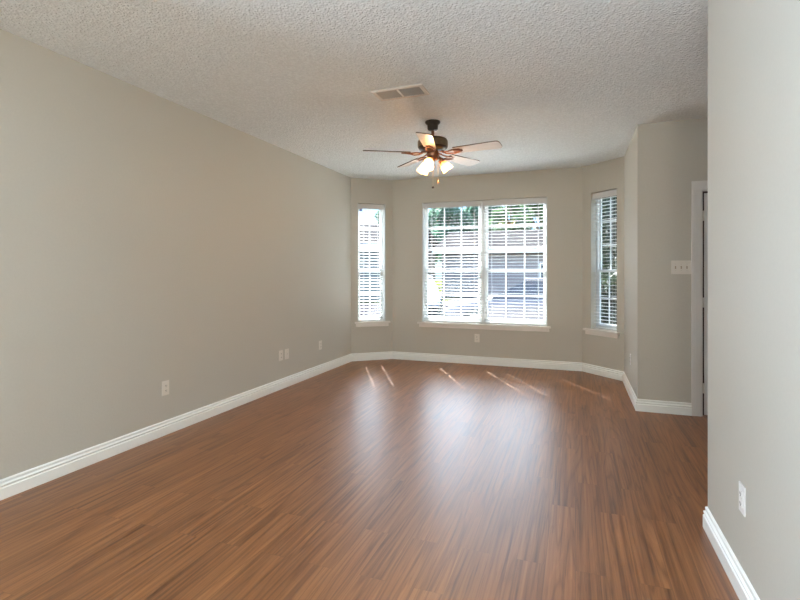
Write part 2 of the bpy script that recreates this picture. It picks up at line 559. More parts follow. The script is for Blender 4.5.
# baseboards: moulded profile (distance from wall, height)
BB = [(0.0, 0.0), (0.018, 0.0), (0.018, 0.064), (0.0125, 0.069), (0.0125, 0.073), (0.0165, 0.078), (0.0165, 0.084),
      (0.0085, 0.090), (0.0085, 0.098), (0.0105, 0.102), (0.009, 0.108), (0.003, 0.113), (0.0, 0.113)]
def baseboard(name, i, t0=None, t1=None):
    a, b_ = P[i], P[(i + 1) % NP]; d = edge_dir(i); n = out_n(i)
    bm = bmesh.new(); A = []; B = []
    for (dist, z) in BB:
        qa = miter(i, -dist) if t0 is None else a + d * t0 - n * dist
        qb = miter((i + 1) % NP, -dist) if t1 is None else a + d * t1 - n * dist
        A.append(bm.verts.new((qa.x, qa.y, z + 0.0005))); B.append(bm.verts.new((qb.x, qb.y, z + 0.0005)))
    m = len(BB)
    for k in range(m): bm.faces.new((A[k], A[(k + 1) % m], B[(k + 1) % m], B[k]))
    bm.faces.new(A); bm.faces.new(B)
    recalc(bm)
    return struct(mesh_from_bm(name, bm, M['trim']))
CAS_L, CAS_R = 0.994, 1.958
baseboard('baseboard_left', 0)
baseboard('baseboard_bay_left', 1)
baseboard('baseboard_back', 2)
baseboard('baseboard_bay_right', 3)
baseboard('baseboard_right_far', 4)
baseboard('baseboard_hall', 5, None, CAS_L - 0.5512)
bh = baseboard('baseboard_hall_corner', 5, CAS_R - 0.5512, None)
baseboard('baseboard_hall_end', 6)
baseboard('baseboard_hall_side', 7)
baseboard('baseboard_right', 8)
baseboard('baseboard_rear', 9)

# ------------------------------------------------------------------ windows, sills and blinds
def frame_bars(bm, x0, x1, z0, z1, y0, y1, w, wb=None, bev=0.003):
    wb = w if wb is None else wb
    add_box(bm, (x0, y0, z0), (x0 + w, y1, z1), bev)
    add_box(bm, (x1 - w, y0, z0), (x1, y1, z1), bev)
    add_box(bm, (x0 + w, y0, z0), (x1 - w, y1, z0 + wb), bev)
    add_box(bm, (x0 + w, y0, z1 - w), (x1 - w, y1, z1), bev)

def window_unit(parent, x0, x1, z0, z1, cols, rows):
    """one double-hung unit in local coords: +y is outdoors, y=0 the inner wall face"""
    bm = bmesh.new()
    frame_bars(bm, x0, x1, z0, z1, 0.086, 0.138, 0.030)
    fr = mesh_from_bm('window_frame', bm, M['vinyl'], parent)
    zm = 1.325
    for nm, a, b_, y0, y1 in (('upper_sash', zm - 0.018, z1 - 0.028, 0.114, 0.134), ('lower_sash', z0 + 0.028, zm + 0.018, 0.090, 0.112)):
        bm = bmesh.new()
        sx0, sx1 = x0 + 0.028, x1 - 0.028
        frame_bars(bm, sx0, sx1, a, b_, y0, y1, 0.030, 0.036)
        sash = mesh_from_bm(nm, bm, M['vinyl'], parent)
        bm = bmesh.new()
        gx0, gx1, gz0, gz1 = sx0 + 0.028, sx1 - 0.028, a + 0.034, b_ - 0.028
        ym = (y0 + y1) / 2
        for c in range(1, cols):
            x = gx0 + (gx1 - gx0) * c / cols
            add_box(bm, (x - 0.008, ym - 0.005, gz0), (x + 0.008, ym + 0.005, gz1), 0.002)
        rw = rows if nm == 'upper_sash' else rows - 1
        for r_ in range(1, rw):
            z = gz0 + (gz1 - gz0) * r_ / rw
            add_box(bm, (gx0, ym - 0.0045, z - 0.008), (gx1, ym + 0.0045, z + 0.008), 0.002)
        mesh_from_bm('muntin_grid', bm, M['vinyl'], sash)
        bm = bmesh.new()
        add_box(bm, (gx0 - 0.004, ym + 0.0055, gz0 - 0.004), (gx1 + 0.004, ym + 0.0085, gz1 + 0.004))
        recalc(bm)
        mesh_from_bm('glass_pane', bm, M['glass'], sash)
    return fr

def make_window(name, loc, rotz, units, W, cols, rows, sill_ext=(0.06, 0.06), liner=True):
    o = bpy.data.objects.new(name, None); COL.objects.link(o)
    o.location = loc; o.rotation_euler = (0, 0, rotz)
    struct(o)
    z0, z1 = WIN_Z0, WIN_Z1
    for (a, b_) in units: window_unit(o, a, b_, z0 + 0.004, z1, cols, rows)
    if len(units) > 1:
        bm = bmesh.new()
        for (u0, u1) in zip(units[:-1], units[1:]):
            add_box(bm, (u0[1] - 0.012, 0.080, z0), (u1[0] + 0.012, 0.139, z1), 0.003)
        mesh_from_bm('mullion_post', bm, M['vinyl'], o)
    # white liner on the two jambs
    if liner:
        bm = bmesh.new()
        for x, s in ((0, 1), (W, -1)):
            add_box(bm, (min(x, x + s * 0.010), 0.004, z0), (max(x, x + s * 0.010), 0.088, z1), 0.001)
        mesh_from_bm('jamb_liner', bm, M['vinyl'], o)
    # stool and apron
    bm = bmesh.new()
    add_box(bm, (-sill_ext[0], -0.045, z0 - 0.026), (W + sill_ext[1], 0.0, z0 + 0.002), 0.006)
    add_box(bm, (0.001, -0.010, z0 - 0.020), (W - 0.001, 0.088, z0 + 0.0015))
    mesh_from_bm('window_sill', bm, M['sill'], o)
    bm = bmesh.new()
    add_box(bm, (-sill_ext[0] + 0.02, -0.020, z0 - 0.074), (W + sill_ext[1] - 0.02, 0.0, z0 - 0.027), 0.005)
    mesh_from_bm('sill_apron', bm, M['sill'], o)
    return o

def make_blind(label, loc, rotz, W, tilt, group='window blinds', wand=True):
    """2-inch slat blind hanging inside the recess; local origin at the left end of the head rail top, +y outdoors"""
    o = thing('window_blind', label, 'blind', loc, rotz, None)
    HT = WIN_Z1 - WIN_Z0 - 0.018
    bm = bmesh.new()
    add_box(bm, (0.004, -0.022, -0.042), (W - 0.004, 0.026, -0.003), 0.002)
    mesh_from_bm('head_rail', bm, M['slat'], o)
    bm = bmesh.new()
    add_box(bm, (0.0, -0.034, -0.074), (W, -0.026, 0.0), 0.003)
    mesh_from_bm('valance', bm, M['slat'], o)
    inset = 0.115 if W > 0.6 else 0.085
    cx = [inset, W - inset]
    pitch = 0.0435; sw = 0.049; st = 0.0036
    zt, zb = -0.080, -HT + 0.030
    n = int((zt - zb) / pitch)
    pitch = (zt - zb) / n
    bm = bmesh.new()
    hx, hy = (0.004, 0.012) if W < 0.6 else (0.008, 0.017)
    for k in range(n):
        z = zt - k * pitch
        mt = Matrix.Translation((0, 0, z)) @ Matrix.Rotation(R(tilt), 4, 'X')
        xs = [0.007] + [q for c in cx for q in (c - hx, c + hx)] + [W - 0.007]
        for j in range(0, len(xs) - 1):
            if j % 2 == 0:
                add_box(bm, (xs[j], -sw / 2, -st / 2), (xs[j + 1], sw / 2, st / 2), mtx=mt)
            else:
                add_box(bm, (xs[j], -sw / 2, -st / 2), (xs[j + 1], -hy, st / 2), mtx=mt)
                add_box(bm, (xs[j], hy, -st / 2), (xs[j + 1], sw / 2, st / 2), mtx=mt)
    mesh_from_bm('slats', bm, M['slat'], o)
    bm = bmesh.new()
    add_box(bm, (0.006, -0.025, -HT + 0.004), (W - 0.006, 0.025, -HT + 0.020), 0.003)
    mesh_from_bm('bottom_rail', bm, M['slat'], o)
    for c in cx:
        bm = bmesh.new()
        for y in (-0.0275, 0.0275):
            add_tube(bm, [(c + 0.010, y, -0.042), (c + 0.010, y, -HT + 0.012)], 0.0010, 5)
        add_tube(bm, [(c, 0, -0.042), (c, 0, -HT + 0.012)], 0.0009, 5)
        mesh_from_bm('ladder_cord', bm, M['cord'], o)
    if wand:
        bm = bmesh.new()
        wx = 0.05
        add_tube(bm, [(wx, -0.042, -0.050), (wx, -0.044, -0.075), (wx + 0.004, -0.045, -0.70)], [0.002, 0.004, 0.004], 6)
        mesh_from_bm('tilt_wand', bm, M['cord'], o)
    return o

def wall_point(i, t, y=0.0, z=0.0):
    q = P[i] + edge_dir(i) * t + out_n(i) * y
    return (q.x, q.y, z)
def wall_rot(i):
    d = edge_dir(i); return math.atan2(d.y, d.x)

BY = 0.046   # blind depth inside the recess
# left bay window
h = HOLES[1][0]; W = h[1] - h[0]
make_window('window_1', wall_point(1, h[0]), wall_rot(1), [(0, W)], W, 2, 3, (0.045, 0.065))
make_blind('narrow white slat blind in left bay window glowing with sun', wall_point(1, h[0] + 0.012, BY, WIN_Z1 - 0.010), wall_rot(1), W - 0.036, 8, wand=False)
stk_p = wall_point(1, 0.165, 0.1155, 2.266)
bm = bmesh.new()
add_box(bm, (-0.034, -0.0008, -0.034), (0.034, 0.0, 0.034))
stk = mesh_from_bm('window_sticker', bm, M['sticker'], None, stk_p)
stk.rotation_euler = (0, 0, wall_rot(1))
tag(stk, 'small navy square sticker at top left of the left bay window', 'sticker')
# wide window: two units
h = HOLES[2][0]; W = h[1] - h[0]; mid = W / 2
make_window('window_2', wall_point(2, h[0]), wall_rot(2), [(0, mid - 0.012), (mid + 0.012, W)], W, 3, 3, (0.062, 0.045))
make_blind('wide white slat blind covering the left half of the big back window', wall_point(2, h[0] + 0.012, BY, WIN_Z1 - 0.010), wall_rot(2), mid - 0.020, 7)
make_blind('wide white slat blind covering the right half of the big back window', wall_point(2, h[0] + mid + 0.008, BY, WIN_Z1 - 0.010), wall_rot(2), mid - 0.020, -1, wand=False)
# right bay window
h = HOLES[3][0]; W = h[1] - h[0]
make_window('window_3', wall_point(3, h[0]), wall_rot(3), [(0, W)], W, 2, 3, (0.10, 0.05), False)
make_blind('narrow white slat blind in right bay window against dark shrubs', wall_point(3, h[0] + 0.012, BY, WIN_Z1 - 0.010), wall_rot(3), W - 0.024, 0, wand=False)

# ------------------------------------------------------------------ hall door
dr = bpy.data.objects.new('door_1', None); COL.objects.link(dr); struct(dr)
dr.location = (1.066, 5.0635, 0)
DW, DH = 0.82, 2.06
bm = bmesh.new()
cw = 0.072
def casing_piece(bm, lo, hi, inner):       # stepped casing
    add_box(bm, lo, hi, 0.003)
HD = DH - 0.006
for x0, x1, xa, xb in ((-cw, 0.006, -cw, -cw + 0.030), (DW - 0.006, DW + cw, DW + cw - 0.030, DW + cw)):
    add_box(bm, (x0, -0.012, 0.0), (x1, 0.0, HD), 0.002)
    add_box(bm, (xa, -0.019, 0.0), (xb, -0.0125, HD), 0.002)
add_box(bm, (-cw, -0.012, HD), (DW + cw, 0.0, DH + cw), 0.002)
add_box(bm, (-cw, -0.019, DH + cw - 0.030), (DW + cw, -0.0125, DH + cw), 0.002)
add_box(bm, (-cw, -0.019, HD), (-cw + 0.030, -0.0125, DH + cw - 0.0305), 0.002)
add_box(bm, (DW + cw - 0.030, -0.019, HD), (DW + cw, -0.0125, DH + cw - 0.0305), 0.002)
mesh_from_bm('door_casing', bm, M['door'], dr)
bm = bmesh.new()
add_box(bm, (0.0, 0.0, 0), (0.018, T, DH), 0.001)
add_box(bm, (DW - 0.018, 0.0, 0), (DW, T, DH), 0.001)
add_box(bm, (0.018, 0.0, DH - 0.018), (DW - 0.018, T, DH), 0.001)
mesh_from_bm('door_jamb', bm, M['door'], dr)
bm = bmesh.new()
for x0 in (0.018, DW - 0.036):
    add_box(bm, (x0, 0.034, 0.004), (x0 + 0.018, 0.075, DH - 0.018))
add_box(bm, (0.018, 0.034, DH - 0.034), (DW - 0.018, 0.075, DH - 0.018))
mesh_from_bm('door_gap_shade', bm, M['gap_shade'], dr)  # dark strips put where the gap around the door is in shade
bm = bmesh.new()
x0, x1, y0, y1, z0, z1 = 0.036, DW - 0.036, 0.030, 0.072, 0.006, DH - 0.034
add_box(bm, (x0, y0 + 0.010, z0), (x1, y1, z1))
st = 0.11
xm = (x0 + x1) / 2
for a, b_ in ((x0, x0 + st), (xm - 0.05, xm + 0.05), (x1 - st, x1)):
    add_box(bm, (a, y0, z0 + 0.001), (b_, y0 + 0.012, z1 - 0.001), 0.002)
for a, b_ in ((z0, z0 + 0.22), (0.86, 1.02), (1.56, 1.68), (z1 - 0.12, z1)):
    add_box(bm, (x0 + st - 0.004, y0 + 0.0008, a), (x1 - st + 0.004, y0 + 0.0115, b_), 0.002)
slab_o = mesh_from_bm('door_panel', bm, M['door'], dr)
bm = bmesh.new()
add_lathe(bm, [(0.032, 0.0), (0.032, 0.006), (0.012, 0.010), (0.011, 0.030), (0.024, 0.040), (0.028, 0.052), (0.022, 0.064), (0.006, 0.068)],
          20, Matrix.Translation((DW - 0.10, y0, 0.95)) @ Matrix.Rotation(R(90), 4, 'X'))
recalc(bm)
mesh_from_bm('door_knob', bm, M['bronze'], slab_o)
for z in (0.25, 1.03, 1.82):
    bm = bmesh.new()
    add_lathe(bm, [(0.006, -0.045), (0.006, 0.045)], 10, Matrix.Translation((0.030, 0.026, z)))
    mesh_from_bm('hinge', bm, M['plate'], dr)

# ------------------------------------------------------------------ outlets and switches
def make_outlet(label, i, t, z, mat, kind='duplex', name='wall_outlet', group=None):
    """cover plate on wall i; local x along the wall, -y into the room"""
    o = thing(name, label, 'outlet' if kind != 'blank' else 'wall plate', wall_point(i, t, -0.0005, z), wall_rot(i), group)
    bm = bmesh.new()
    add_box(bm, (-0.036, -0.0065, -0.058), (0.036, 0.0, 0.058), 0.003)
    mesh_from_bm('cover_plate', bm, mat, o)
    if kind == 'duplex':
        for s in (-1, 1):
            bm = bmesh.new()
            add_box(bm, (-0.0165, -0.0095, s * 0.0195 - 0.0135), (0.0165, -0.0055, s * 0.0195 + 0.0135), 0.002)
            rc = mesh_from_bm('receptacle', bm, mat, o)
            bm = bmesh.new()
            for x in (-0.0065, 0.0065):
                add_box(bm, (x - 0.0014, -0.0102, s * 0.0195 - 0.003), (x + 0.0014, -0.0094, s * 0.0195 + 0.006))
            add_lathe(bm, [(0.0026, 0.0), (0.0026, 0.0008)], 10, Matrix.Translation((0, -0.0094, s * 0.0195 - 0.0075)) @ Matrix.Rotation(R(90), 4, 'X'))
            mesh_from_bm('slots', bm, M['slot'], rc)
        scr = [0.0]
    elif kind == 'jack':
        bm = bmesh.new()
        add_lathe(bm, [(0.0055, 0.0), (0.0055, 0.008), (0.002, 0.0085)], 12, Matrix.Translation((0, -0.006, 0)) @ Matrix.Rotation(R(90), 4, 'X'))
        mesh_from_bm('cable_jack', bm, M['screw'], o)
        scr = [-0.042, 0.042]
    else:
        scr = [-0.042, 0.042]
    for z_ in scr:
        bm = bmesh.new()
        add_lathe(bm, [(0.003, 0.0), (0.003, 0.0012)], 10, Matrix.Translation((0, -0.0062, z_)) @ Matrix.Rotation(R(90), 4, 'X'))
        mesh_from_bm('screw', bm, M['screw'], o)
    return o

LY = 2.60
make_outlet('ivory duplex outlet low on left wall nearest the camera', 0, 3.015 + LY, 0.374, M['plate'])
make_outlet('white outlet cover low on left wall, nearer one of the close pair', 0, 4.640 + LY, 0.376, M['plate'], 'duplex')
make_outlet('white plate with small cable jack, farther one of the close pair on left wall', 0, 4.760 + LY, 0.374, M['plate'], 'jack', 'cable_plate')
make_outlet('pale outlet low on left wall, the one closest to the bay', 0, 5.535 + LY, 0.366, M['plate'])
make_outlet('small ivory outlet centred on back wall under the wide window', 2, -1.313 + 2.599, 0.372, M['plate'])
make_outlet('faint white outlet low on the short side wall between bay and hall', 4, 6.389 - 5.640, 0.385, M['plate_white'])
make_outlet('white outlet on near right wall close to the foreground', 8, 2.8450 - 2.290, 0.397, M['plate_white'])

sw = thing('switch_plate', 'ivory three-gang light switch plate beside the hall door casing', 'light switch', (0.912, 5.0630, 1.350), 0)
bm = bmesh.new()
add_box(bm, (-0.081, -0.0065, -0.0625), (0.081, 0.0, 0.0625), 0.003)
mesh_from_bm('cover_plate', bm, M['plate'], sw)
for x in (-0.046, 0.0, 0.046):
    bm = bmesh.new()
    add_box(bm, (x - 0.0052, -0.0072, -0.0125), (x + 0.0052, -0.0060, 0.0125))
    add_box(bm, (x - 0.0046, -0.0150, -0.0090), (x + 0.0046, -0.0065, 0.0035), 0.002,
            mtx=Matrix.Translation((0, 0, 0)))
    mesh_from_bm('toggle', bm, M['toggle'], sw)
    for z in (-0.030, 0.030):
        bm = bmesh.new()
        add_lathe(bm, [(0.003, 0.0), (0.003, 0.0012)], 10, Matrix.Translation((x, -0.0062, z)) @ Matrix.Rotation(R(90), 4, 'X'))
        mesh_from_bm('screw', bm, M['screw'], sw)

# ------------------------------------------------------------------ ceiling register
vt = thing('ceiling_vent', 'off-white rectangular air register on the ceiling in front of the fan', 'vent', (-1.270, 3.525, H), 0)
VX, VY = 0.205, 0.108
bm = bmesh.new()
fw = 0.030
add_box(bm, (-VX, -VY, -0.012), (VX, -VY + fw, 0.0), 0.003)
add_box(bm, (-VX, VY - fw, -0.012), (VX, VY, 0.0), 0.003)
add_box(bm, (-VX, -VY + fw, -0.012), (-VX + fw, VY - fw, 0.0), 0.003)
add_box(bm, (VX - fw, -VY + fw, -0.012), (VX, VY - fw, 0.0), 0.003)
add_box(bm, (-0.009, -VY + fw, -0.012), (0.009, VY - fw, 0.0), 0.002)
mesh_from_bm('register_frame', bm, M['vent'], vt)
bm = bmesh.new()
add_box(bm, (-VX + 0.02, -VY + 0.02, -0.0018), (VX - 0.02, VY - 0.02, -0.0003))
mesh_from_bm('duct_opening', bm, M['duct'], vt)
for x0, x1 in ((-VX + fw, -0.009), (0.009, VX - fw)):
    bm = bmesh.new()
    k = 12
    for j in range(k):
        x = x0 + (x1 - x0) * (j + 0.35) / k
        mt = Matrix.Translation((x, 0, -0.0075)) @ Matrix.Rotation(R(-42), 4, 'Y')
        add_box(bm, (-0.0075, -VY + fw, -0.0006), (0.0075, VY - fw, 0.0006), mtx=mt)
    mesh_from_bm('louver_bank', bm, M['vent_fin'], vt)

# ------------------------------------------------------------------ ceiling fan with light kit
FX, FY = -1.24, 4.32
fan = thing('ceiling_fan', 'dark bronze five-blade ceiling fan with three lit amber glass shades', 'ceiling fan', (FX, FY, H), 0)
bm = bmesh.new()
add_lathe(bm, [(0.070, 0.0), (0.070, -0.012), (0.062, -0.022), (0.050, -0.030), (0.047, -0.070), (0.040, -0.080), (0.020, -0.084)], 32)
recalc(bm)
mesh_from_bm('canopy', bm, M['bronze'], fan)
bm = bmesh.new()
add_lathe(bm, [(0.014, -0.080), (0.014, -0.175)], 16)
add_lathe(bm, [(0.024, -0.150), (0.026, -0.156), (0.026, -0.172), (0.030, -0.178)], 20)
recalc(bm)
mesh_from_bm('downrod', bm, M['copper'], fan)
bm = bmesh.new()
add_lathe(bm, [(0.030, -0.150), (0.090, -0.156), (0.128, -0.166), (0.138, -0.182)], 40, mat=0, cap1=False)
add_lathe(bm, [(0.138, -0.182), (0.140, -0.190), (0.140, -0.232), (0.137, -0.240)], 40, mat=1, cap0=False, cap1=False)
add_lathe(bm, [(0.137, -0.240), (0.126, -0.256), (0.095, -0.268), (0.050, -0.272)], 40, mat=0, cap0=False)
bmesh.ops.remove_doubles(bm, verts=bm.verts[:], dist=0.0005)
recalc(bm)
mesh_from_bm('motor_housing', bm, [M['bronze'], M['bronze_band']], fan)
bm = bmesh.new()
add_lathe(bm, [(0.050, -0.268), (0.056, -0.280), (0.056, -0.312), (0.048, -0.322), (0.052, -0.330), (0.052, -0.346), (0.034, -0.362), (0.012, -0.368)], 28)
recalc(bm)
mesh_from_bm('light_fitter', bm, M['copper'], fan)

ZB = -0.290        # blade plane below ceiling
def blade_meshes(ang):
    # outline from above along +x
    out = []
    r0, r1 = 0.215, 0.645
    for k in range(9):
        t = k / 8
        out.append((r0 + (r1 - 0.045 - r0) * t, -(0.056 + 0.014 * t)))
    for k in range(1, 12):
        a = -math.pi / 2 + math.pi * k / 12
        ca, sa = math.cos(a), math.sin(a)
        out.append((r1 - 0.045 + 0.045 * abs(ca) ** 0.55, 0.070 * math.copysign(abs(sa) ** 0.55, sa)))
    for k in range(9):
        t = 1 - k / 8
        out.append((r0 + (r1 - 0.045 - r0) * t, (0.056 + 0.014 * t)))
    pitch_m = Matrix.Rotation(R(ang), 4, 'Z') @ Matrix.Translation((0, 0, ZB)) @ Matrix.Rotation(R(-12), 4, 'X')
    bm = bmesh.new()
    lo = [bm.verts.new(pitch_m @ Vector((x, y, -0.0042))) for x, y in out]
    hi = [bm.verts.new(pitch_m @ Vector((x, y, 0.0042))) for x, y in out]
    f = bm.faces.new(list(reversed(lo))); f.material_index = 0
    f = bm.faces.new(hi); f.material_index = 1
    m = len(out)
    for k in range(m):
        f = bm.faces.new((lo[k], lo[(k + 1) % m], hi[(k + 1) % m], hi[k])); f.material_index = 1
    recalc(bm)
    bl = mesh_from_bm('blade', bm, [M['blade_light'], M['blade_dark']], fan)
    # bracket: two curved prongs and a plate, under the blade root
    bm = bmesh.new()
    rz = Matrix.Rotation(R(ang), 4, 'Z')
    for s in (-1, 1):
        pts = [(0.085, s * 0.012, ZB + 0.004), (0.125, s * 0.030, ZB - 0.012), (0.165, s * 0.042, ZB - 0.014),
               (0.205, s * 0.040, ZB - 0.012 - s * 0.006), (0.250, s * 0.022, ZB - 0.010 - s * 0.004), (0.290, 0.0, ZB - 0.009)]
        add_tube(bm, [rz @ Vector(p) for p in pts], 0.0065, 8)
    add_box(bm, (0.205, -0.034, -0.0075), (0.275, 0.034, -0.0032), 0.002, mtx=pitch_m)
    add_box(bm, (0.060, -0.018, ZB + 0.000), (0.110, 0.018, ZB + 0.010), 0.003, mtx=rz)
    mesh_from_bm('blade_bracket', bm, M['copper'], fan)
for k in range(5): blade_meshes(-80.5 + 72 * k)

def lamp_arm(ang):
    rz = Matrix.Rotation(R(ang), 4, 'Z')
    bm = bmesh.new()
    pts = [(0.030, 0, -0.340), (0.058, 0, -0.338), (0.072, 0, -0.345), (0.080, 0, -0.358)]
    add_tube(bm, [rz @ Vector(p) for p in pts], 0.010, 10)
    base = rz @ Matrix.Translation((0.074, 0, -0.350)) @ Matrix.Rotation(R(-38), 4, 'Y')
    add_lathe(bm, [(0.016, 0.004), (0.027, -0.002), (0.028, -0.022), (0.024, -0.028)], 20, base)
    recalc(bm)
    ar = mesh_from_bm('lamp_arm', bm, M['copper'], fan)
    # bell glass, own object space along -z
    bm = bmesh.new()
    prof = [(0.024, -0.020), (0.029, -0.030), (0.041, -0.048), (0.050, -0.072), (0.055, -0.098), (0.058, -0.120), (0.066, -0.138)]
    add_lathe(bm, prof, 28, cap0=False, cap1=False)
    add_lathe(bm, [(r_ - 0.003, z_) for r_, z_ in prof], 28, cap0=False, cap1=False)
    recalc(bm)
    sh = mesh_from_bm('lamp_shade', bm, M['shade'], ar)
    sh['label'] = 'lit frosted glass bell shade, amber at the neck'
    sh.matrix_local = base @ Matrix.Scale(0.87, 4)
    bm = bmesh.new()
    add_lathe(bm, [(0.010, -0.026), (0.012, -0.042), (0.022, -0.066), (0.026, -0.084), (0.020, -0.102), (0.006, -0.109)], 18)
    recalc(bm)
    bu = mesh_from_bm('light_bulb', bm, M['bulb'], ar)
    bu.matrix_local = base @ Matrix.Scale(0.87, 4)
    ld = bpy.data.lights.new('fan_lamp', 'POINT')
    ld.energy = 5.0; ld.color = (1.0, 0.62, 0.30); ld.shadow_soft_size = 0.03
    lo = bpy.data.objects.new('fan_lamp', ld); COL.objects.link(lo)
    lo.parent = ar
    lo.matrix_local = base @ Matrix.Translation((0, 0, -0.106))
for a in (-92, 28, 148): lamp_arm(a)

def chain(x, y, z0, z1, fob, fm):
    bm = bmesh.new()
    nb = int((z0 - z1) / 0.006)
    for k in range(nb):
        z = z0 - (k + 0.5) * (z0 - z1) / nb
        bmesh.ops.create_icosphere(bm, subdivisions=1, radius=0.0024, matrix=Matrix.Translation((x, y, z)))
    add_tube(bm, [(x, y, z0), (x, y, z1)], 0.0022, 6)
    c = mesh_from_bm('pull_chain', bm, M['chain'], fan)
    bm = bmesh.new()
    add_lathe(bm, [(r_, z1 + z_) for r_, z_ in fob], 14, Matrix.Translation((x, y, 0)))
    recalc(bm)
    mesh_from_bm('chain_fob', bm, fm, c)
chain(0.008, -0.020, -0.345, -0.600, [(0.003, 0.0), (0.010, -0.006), (0.012, -0.013), (0.009, -0.020), (0.003, -0.023)], M['fob_dark'])
chain(0.048, 0.010, -0.325, -0.540, [(0.003, 0.0), (0.006, -0.006), (0.010, -0.022), (0.011, -0.030), (0.006, -0.036)], M['fob_wood'])

# ------------------------------------------------------------------ outdoors
GZ = -0.25
bm = bmesh.new()
add_box(bm, (-60, 7.3, GZ - 0.3), (50, 90, GZ))
add_box(bm, (-60, -30, GZ - 0.3), (-3.6, 7.3, GZ))
add_box(bm, (2.9, -30, GZ - 0.3), (50, 7.3, GZ))
struct(mesh_from_bm('ground_lawn', bm, M['grass']))
bm = bmesh.new()
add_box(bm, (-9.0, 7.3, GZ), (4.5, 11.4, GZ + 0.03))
struct(mesh_from_bm('ground_bounce_slab', bm, M['bounce_slab']))  # unseen slab added below the sill line to reflect daylight onto the ceiling
bm = bmesh.new()
add_box(bm, (-60, 16.0, GZ), (50, 23.0, GZ + 0.015))
struct(mesh_from_bm('ground_street', bm, M['asphalt']))
bm = bmesh.new()
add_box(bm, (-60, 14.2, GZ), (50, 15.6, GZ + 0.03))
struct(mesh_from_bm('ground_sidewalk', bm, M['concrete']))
bm = bmesh.new()
add_box(bm, (-6.6, 23.0, GZ), (-2.2, 29.9, GZ + 0.025))
struct(mesh_from_bm('ground_driveway', bm, M['concrete']))

def house(label, x0, x1, y0, y1, eave, ridge, wallmat, wins, door_x=None):
    o = thing('house', label, 'house', ((x0 + x1) / 2, y0, GZ))
    cx = (x0 + x1) / 2
    a, b_ = x0 - cx, x1 - cx
    D = y1 - y0; e = eave - GZ; r_ = ridge - GZ
    bm = bmesh.new()
    add_box(bm, (a, 0, 0), (b_, D, e))
    for x in (a, b_):
        s = 0.12 if x == a else -0.12
        v = [bm.verts.new((xx, yy, zz)) for xx in (x, x + s) for yy, zz in ((0, e), (D, e), (D / 2, r_ - 0.1))]
        bm.faces.new(v[:3]); bm.faces.new(v[3:])
    mesh_from_bm('house_wall', bm, wallmat, o)
    bm = bmesh.new()
    ov = 0.5
    t = 0.16
    sl = (r_ - e) / (D / 2)
    for s in (0, 1):
        ye = -ov if s == 0 else D + ov
        ze = e - sl * ov
        q = [(a - ov, ye, ze), (b_ + ov, ye, ze), (b_ + ov, D / 2, r_), (a - ov, D / 2, r_)]
        lo = [bm.verts.new(p) for p in q]; hi = [bm.verts.new((p[0], p[1], p[2] + t)) for p in q]
        bm.faces.new(lo); bm.faces.new(hi)
        for k in range(4): bm.faces.new((lo[k], lo[(k + 1) % 4], hi[(k + 1) % 4], hi[k]))
    recalc(bm)
    mesh_from_bm('roof', bm, M['roof'], o)
    bm = bmesh.new()
    add_box(bm, (a - ov, -ov - 0.04, e - sl * ov - 0.06), (b_ + ov, -ov + 0.02, e - sl * ov + 0.14))
    mesh_from_bm('eave_fascia', bm, M['housewhite'], o)
    for (wx0, wx1, wz0, wz1) in wins:
        bm = bmesh.new()
        frame_bars(bm, wx0 - cx, wx1 - cx, wz0 - GZ, wz1 - GZ, -0.04, 0.02, 0.08)
        f = mesh_from_bm('house_window', bm, M['housewhite'], o)
        bm = bmesh.new()
        add_box(bm, (wx0 - cx + 0.05, -0.02, wz0 - GZ + 0.05), (wx1 - cx - 0.05, 0.0, wz1 - GZ - 0.05))
        mesh_from_bm('house_pane', bm, M['pane_dark'], f)
    if door_x is not None:
        bm = bmesh.new()
        add_box(bm, (door_x - cx, -0.05, 0), (door_x - cx + 1.0, 0.02, 2.1), 0.02)
        mesh_from_bm('house_door', bm, M['housewhite'], o)
    return o
house('long mauve brick house with pale grey roof across the street', -8.0, 14, 30, 38, 2.75, 4.05, M['brick'],
      [(-2.0, -0.3, 0.6, 1.9), (2.0, 3.6, 0.6, 1.9), (6, 7.8, 0.6, 1.9)], 0.6)
house('pale sided house beyond the left bay window', -24, -9.3, 24.5, 33, 2.9, 4.3, M['siding'],
      [(-13.5, -12.0, 0.6, 2.0), (-19, -17.5, 0.6, 2.0)], -15.5)

